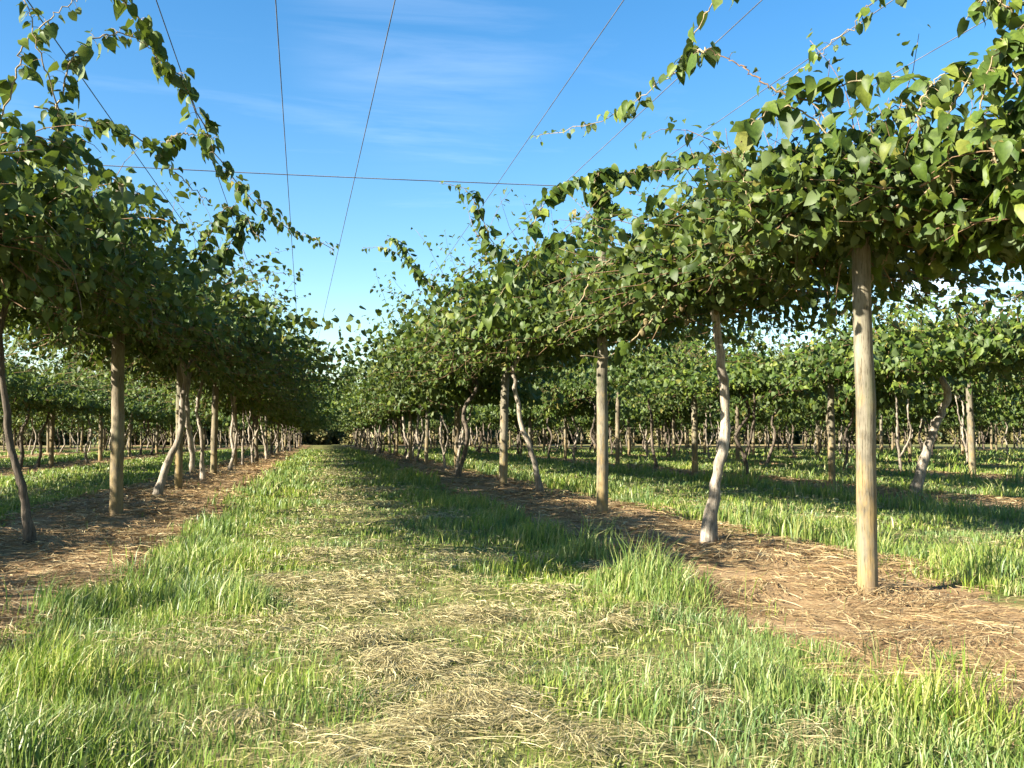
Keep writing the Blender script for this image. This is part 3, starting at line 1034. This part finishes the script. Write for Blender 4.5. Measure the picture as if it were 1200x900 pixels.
shoot(VR, [(610, 330, 11.2), (580, 290, 11.2), (560, 245, 11.2), (545, 222, 11.2), (515, 214, 11.2)], .12, 34, 31)
shoot(VR2, [(520, 350, 14), (480, 310, 14), (455, 292, 14), (425, 290, 14)], .10, 26, 32)
shoot(VR2, [(500, 330, 14.5), (470, 285, 14.5), (452, 280, 14.5)], .12, 30, 33)
shoot(VR, [(620, 270, 11.5), (640, 235, 11.5), (660, 215, 11.5), (700, 205, 11.5)], .13, 40, 34, taper=False)
shoot(VR, [(690, 230, 11.3), (730, 205, 11.2), (780, 190, 11.0), (830, 180, 10.6)], .13, 40, 35, taper=False)
shoot(VR, [(735, 250, 11.1), (715, 235, 11.15), (700, 222, 11.2), (698, 208, 11.2), (712, 200, 11.2), (735, 212, 11.1)], .12, 60, 37, taper=False)
shoot(VR, [(690, 285, 11.1), (705, 262, 11.1), (704, 240, 11.15), (695, 225, 11.2)], .12, 60, 38, taper=False)
shoot(VR, [(700, 260, 10.6), (640, 290, 10.6), (590, 340, 10.6), (570, 380, 10.6)], .12, 36, 36, taper=False)

# kiwifruit: hairy brown eggs on short stalks
fr = MB()
zz = np.linspace(0, 1, 9)
rad = .021 * np.sqrt(np.clip(1 - (2 * zz - 1) ** 2, .02, 1))
fr.tube([(0, 0, -.005 - .06 * t) for t in zz], rad, 10, 0, .04)
fr.tube([(0, 0, .05), (.003, 0, .02), (0, 0, -.008)], .0018, 5, 0)
FRUIT = fr.mesh('kiwifruit', [M_FRUIT])


def fruits(v, spots):
    for px, py, y in spots:
        p = at(px, py, y)
        f = link('kiwifruit', FRUIT, v, p - v.location)
        f.rotation_euler = (rng.normal(0, .15), rng.normal(0, .15), rng.uniform(0, 6))
        f.scale = [rng.uniform(1, 1.25)] * 3


fruits(VR, [(778, 318, 8.0), (782, 330, 7.97), (776, 340, 8.02), (800, 355, 7.95), (805, 372, 7.98), (756, 372, 8.05), (752, 384, 8.0), (790, 300, 8.0), (840, 360, 8.1), (730, 330, 8.6), (745, 345, 8.6)])
fruits(VR2, [(560, 375, 14.0), (565, 385, 14.0), (500, 395, 14.2), (612, 372, 14), (620, 378, 14)])

# ------------------------------------------------------------------ wires
WIRES = [((60, 40), (225, 275), 'dark training wire sloping through the leafy shoots at the upper left'),
         ((183, 0), (292, 312), 'thin wire above the left vines meeting the long climbing shoot'),
         ((323, 0), (346, 345), 'nearly upright thin wire against open sky, left of the slanting one'),
         ((463, 0), (388, 330), 'thin wire slanting down the middle of the open sky'),
         ((731, 0), (535, 285), 'wire slanting down to the leafy tip that crosses the horizontal wire'),
         ((893, 0), (672, 205), 'wire running below the thin climbing shoot to the top of the right vines'),
         ((1035, 8), (805, 168), 'wire with small leaves beside it above the crown by the crooked trunk'),
         ((1170, 15), (958, 138), 'wire passing just over the big leaves at the upper right')]
for (a, b, lab) in WIRES:
    A = at(a[0], a[1], 7.3)
    B = at(b[0], b[1], 7.3 + 11.5 * (b[1] - a[1]) / 330)
    if b[1] < 250:
        B = at(b[0], b[1], 12.2)
    d = (B - A) / (B.y - A.y)
    e = min(44, B.y + 14)
    pts = [A + d * (t - A.y) - Vector((0, 0, .0006 * (t - 2) * (e - t) * 0)) for t in np.linspace(-1.0, e, 14)]
    mb = MB()
    o = pts[0].copy()
    mb.tube([p - o for p in pts], .0044, 6, 0)
    w = link('overhead_wire', mb.mesh('overhead_wire', [M_WIRE]), None, o)
    tag(w, lab, 'wire', 'training wires above the alley')
A, B = at(140, 190, 12.0), at(712, 220, 11.9)
A = A + (A - B) * (5.2 / (B.x - A.x))
mb = MB()
L_ = [A.lerp(B, t) - Vector((0, 0, .05 * math.sin(t * math.pi))) for t in np.linspace(0, 1, 24)]
mb.tube([p - A for p in L_], .0058, 6, 0)
w = link('cross_wire', mb.mesh('cross_wire', [M_WIRE]), None, A)
tag(w, 'horizontal cross wire spanning the alley from the left row to the right row', 'wire')


# ------------------------------------------------------------------ far trees and scrub at the end of the orchard
def far_tree(seed, h, wdt, mat, n, leaf, trunk_h):
    r = np.random.default_rng(seed)
    mb = MB()
    k = 26
    cz = r.uniform(trunk_h, h, k)
    env = np.sqrt(np.clip(1 - ((cz - trunk_h) / (h - trunk_h) * 1.25 - .35) ** 2, .05, 1))
    ca = r.uniform(0, 6.28, k)
    cr_ = np.sqrt(r.random(k)) * wdt * .75 * env
    C = np.stack([np.cos(ca) * cr_, np.sin(ca) * cr_, cz], -1)
    idx = r.integers(0, k, n)
    g_ = r.normal(0, 1, (n, 3))
    g_ /= np.linalg.norm(g_, axis=1)[:, None]
    pos = C[idx] + g_ * (r.random(n) ** .4)[:, None] * wdt * .34 * np.array([1, 1, .75])
    pos[:, 2] = np.maximum(pos[:, 2], .1)
    dd = r.normal(0, .7, (n, 3)); dd[:, 2] -= .3
    mb.leaves(pos, dd, g_ * .7 + np.array([0, 0, .6]), leaf * r.uniform(.6, 1.3, n), 0, r)
    cm = mb.mesh('crown', [mat])
    tb = MB()
    tb.tube([(0, 0, -.2), (.05, 0, h * .3), (0, .1, h * .75)], [h * .028, h * .02, h * .008], 8, 0, .1)
    for i in range(6):
        c = C[i]
        tb.tube([(0, 0, c[2] * .55), tuple(c * np.array([.5, .5, .8])), tuple(c)], [h * .01, h * .007, h * .003], 6, 0)
    return cm, tb.mesh('trunk', [M_BARK])


TR = [far_tree(800 + i, 7.6 + .8 * i, 3.8, M_TREE, 6000, .42, .3) for i in range(3)]
TALL = far_tree(810, 14.5, 5.2, M_TREE, 7000, .5, 2.5)
SC = [far_tree(820 + i, 2.6 + .4 * i, 2.7, M_SCRUB, 2200, .26, .1) for i in range(3)]


def place_tree(x, y, pair, name, lab, cat, group, s, rz):
    e = bpy.data.objects.new(name, None)
    COL.objects.link(e)
    e.location = (x, y, 0)
    e.rotation_euler.z = rz
    e.scale = (s, s, s)
    tag(e, lab, cat, group)
    link('trunk', pair[1], e)
    link('crown', pair[0], e)


i = 0
for x in np.arange(-62, 128, 6.0):
    y = 132 + rng.normal(0, 1.2) if x < 70 else 132 - (x - 70) * .3
    place_tree(x + rng.normal(0, .8), y, TR[i % 3], 'shelter_tree', f'dark shelterbelt tree behind the orchard, {ORD[i]} from the left end',
               'tree', 'shelterbelt trees beyond the orchard', rng.uniform(1.0, 1.2), rng.uniform(0, 6.28))
    i += 1
p = at(792, 512, 128)
place_tree(p.x, 124, TALL, 'tall_tree', 'tall bushy tree rising above the vines between the sunlit post and crooked trunk', 'tree', None, 1.0, 0)
i = 0
for x in np.arange(-62, 118, 4.7):
    place_tree(x + rng.normal(0, .5), 121 + rng.normal(0, .8), SC[i % 3], 'scrub_bush', f'yellowish scrub bush under the shelterbelt, {ORD[i]} from the left end',
               'bush', 'scrub along the end of the orchard', rng.uniform(1.05, 1.45), rng.uniform(0, 6.28))
    i += 1

# small weed and pale scrap on the right strip
q = on_ground(1112, 772)
n = 90
a = rng.uniform(0, 6.28, n)
rr = rng.random(n) * .05
wx, wy = q.x + np.cos(a) * rr, q.y + np.sin(a) * rr
o = link('weed_tuft', blades(wx - q.x, wy - q.y, np.full(n, 4.0), rng.uniform(.05, .12, n), np.full(n, .006), rng.uniform(.3, 1.2, n), 'weed_tuft', M_GRASS, z=np.full(n, .0)), None, (q.x, q.y, gz(q.x, q.y) + .01))
tag(o, 'small green weed tuft alone on the bare straw strip at the right', 'weed')

# ------------------------------------------------------------------ light and sky
SUN_H, SUN_E = 254.0, 27.0
hd, el = R(SUN_H), R(SUN_E)
sd = Vector((math.sin(hd) * math.cos(el), math.cos(hd) * math.cos(el), math.sin(el)))
ld = bpy.data.lights.new('sun', 'SUN')
ld.energy = 5.0
ld.angle = R(.53)
ld.color = (1, .93, .80)
sun = bpy.data.objects.new('sun', ld)
COL.objects.link(sun)
sun.location = (-20, -8, 30)
sun.rotation_euler = sd.to_track_quat('Z', 'Y').to_euler()

wd = bpy.data.worlds.new('World')
scene.world = wd
wd.use_nodes = True
nt = wd.node_tree
N, L = nt.nodes, nt.links
for nn in list(N):
    N.remove(nn)
sky = N.new('ShaderNodeTexSky')
sky.sky_type = 'NISHITA'
sky.sun_disc = False
sky.sun_elevation = el
sky.sun_rotation = hd
sky.air_density = 1.0
sky.dust_density = .35
sky.ozone_density = 1.0
tc = N.new('ShaderNodeTexCoord')
sep = N.new('ShaderNodeSeparateXYZ')
L.new(tc.outputs['Generated'], sep.inputs[0])
# cloud layer seen from below: direction divided by its height
mx = N.new('ShaderNodeMath'); mx.operation = 'MAXIMUM'; mx.inputs[1].default_value = .03
L.new(sep.outputs[2], mx.inputs[0])
dv = N.new('ShaderNodeVectorMath'); dv.operation = 'DIVIDE'
cmb = N.new('ShaderNodeCombineXYZ')
for k in range(3):
    L.new(mx.outputs[0], cmb.inputs[k])
L.new(tc.outputs['Generated'], dv.inputs[0])
L.new(cmb.outputs[0], dv.inputs[1])
nz = noise(N, L, mapping(N, L, dv.outputs[0], (.5, 1.1, 1)), 1.1, 7, .62)
nz.inputs['Distortion'].default_value = .6
cr = ramp(N, [(.58, (0, 0, 0)), (.95, (.22, .22, .22))])
L.new(nz.outputs[0], cr.inputs[0])
hs = N.new('ShaderNodeHueSaturation')
hs.inputs['Saturation'].default_value = 1.42
L.new(sky.outputs[0], hs.inputs['Color'])


def sky_patch(px, py, inner, outer):
    d = (MC @ Vector(((px - 600) / F, (450 - py) / F, -1))).normalized()
    dp = N.new('ShaderNodeVectorMath'); dp.operation = 'DOT_PRODUCT'
    L.new(tc.outputs['Generated'], dp.inputs[0])
    dp.inputs[1].default_value = d
    mr = N.new('ShaderNodeMapRange'); mr.interpolation_type = 'SMOOTHSTEP'
    mr.inputs[1].default_value = math.cos(R(outer)); mr.inputs[2].default_value = math.cos(R(inner))
    L.new(dp.outputs['Value'], mr.inputs[0])
    return mr.outputs[0]


def times(a, b):
    m = N.new('ShaderNodeMath'); m.operation = 'MULTIPLY'; m.use_clamp = True
    L.new(a, m.inputs[0])
    if hasattr(b, 'links'):
        L.new(b, m.inputs[1])
    else:
        m.inputs[1].default_value = b
    return m.outputs[0]


col = mixc(N, L, times(cr.outputs[0], .5), hs.outputs[0], (10, 10.3, 10.8))
nzb = noise(N, L, mapping(N, L, dv.outputs[0], (.7, 2.2, 1)), 1.6, 7, .6)
nzb.inputs['Distortion'].default_value = .5
crb = ramp(N, [(.42, (0, 0, 0)), (.85, (.09, .09, .09))])
L.new(nzb.outputs[0], crb.inputs[0])
col = mixc(N, L, times(crb.outputs[0], sky_patch(500, 30, 1.5, 9)), col, (10, 10.3, 10.8))
nzc = noise(N, L, mapping(N, L, tc.outputs['Generated'], (1, 1, 2.2)), 9, 7, .6)
crc = ramp(N, [(.36, (0, 0, 0)), (.72, (.6, .6, .6))])
L.new(nzc.outputs[0], crc.inputs[0])
col = mixc(N, L, times(crc.outputs[0], sky_patch(1120, 285, 1.0, 5.5)), col, (13, 13, 13.2))
bg = N.new('ShaderNodeBackground')
bg.inputs['Strength'].default_value = .061
L.new(col, bg.inputs[0])
out = N.new('ShaderNodeOutputWorld')
L.new(bg.outputs[0], out.inputs[0])

# ------------------------------------------------------------------ render settings
scene.view_settings.view_transform = 'Standard'
scene.view_settings.look = 'None'
scene.view_settings.exposure = 2.1
scene.view_settings.gamma = 1
scene.view_settings.use_curve_mapping = False
scene.render.engine = 'CYCLES'
scene.cycles.max_bounces = 5
scene.cycles.diffuse_bounces = 1
scene.cycles.glossy_bounces = 2
scene.cycles.transmission_bounces = 3
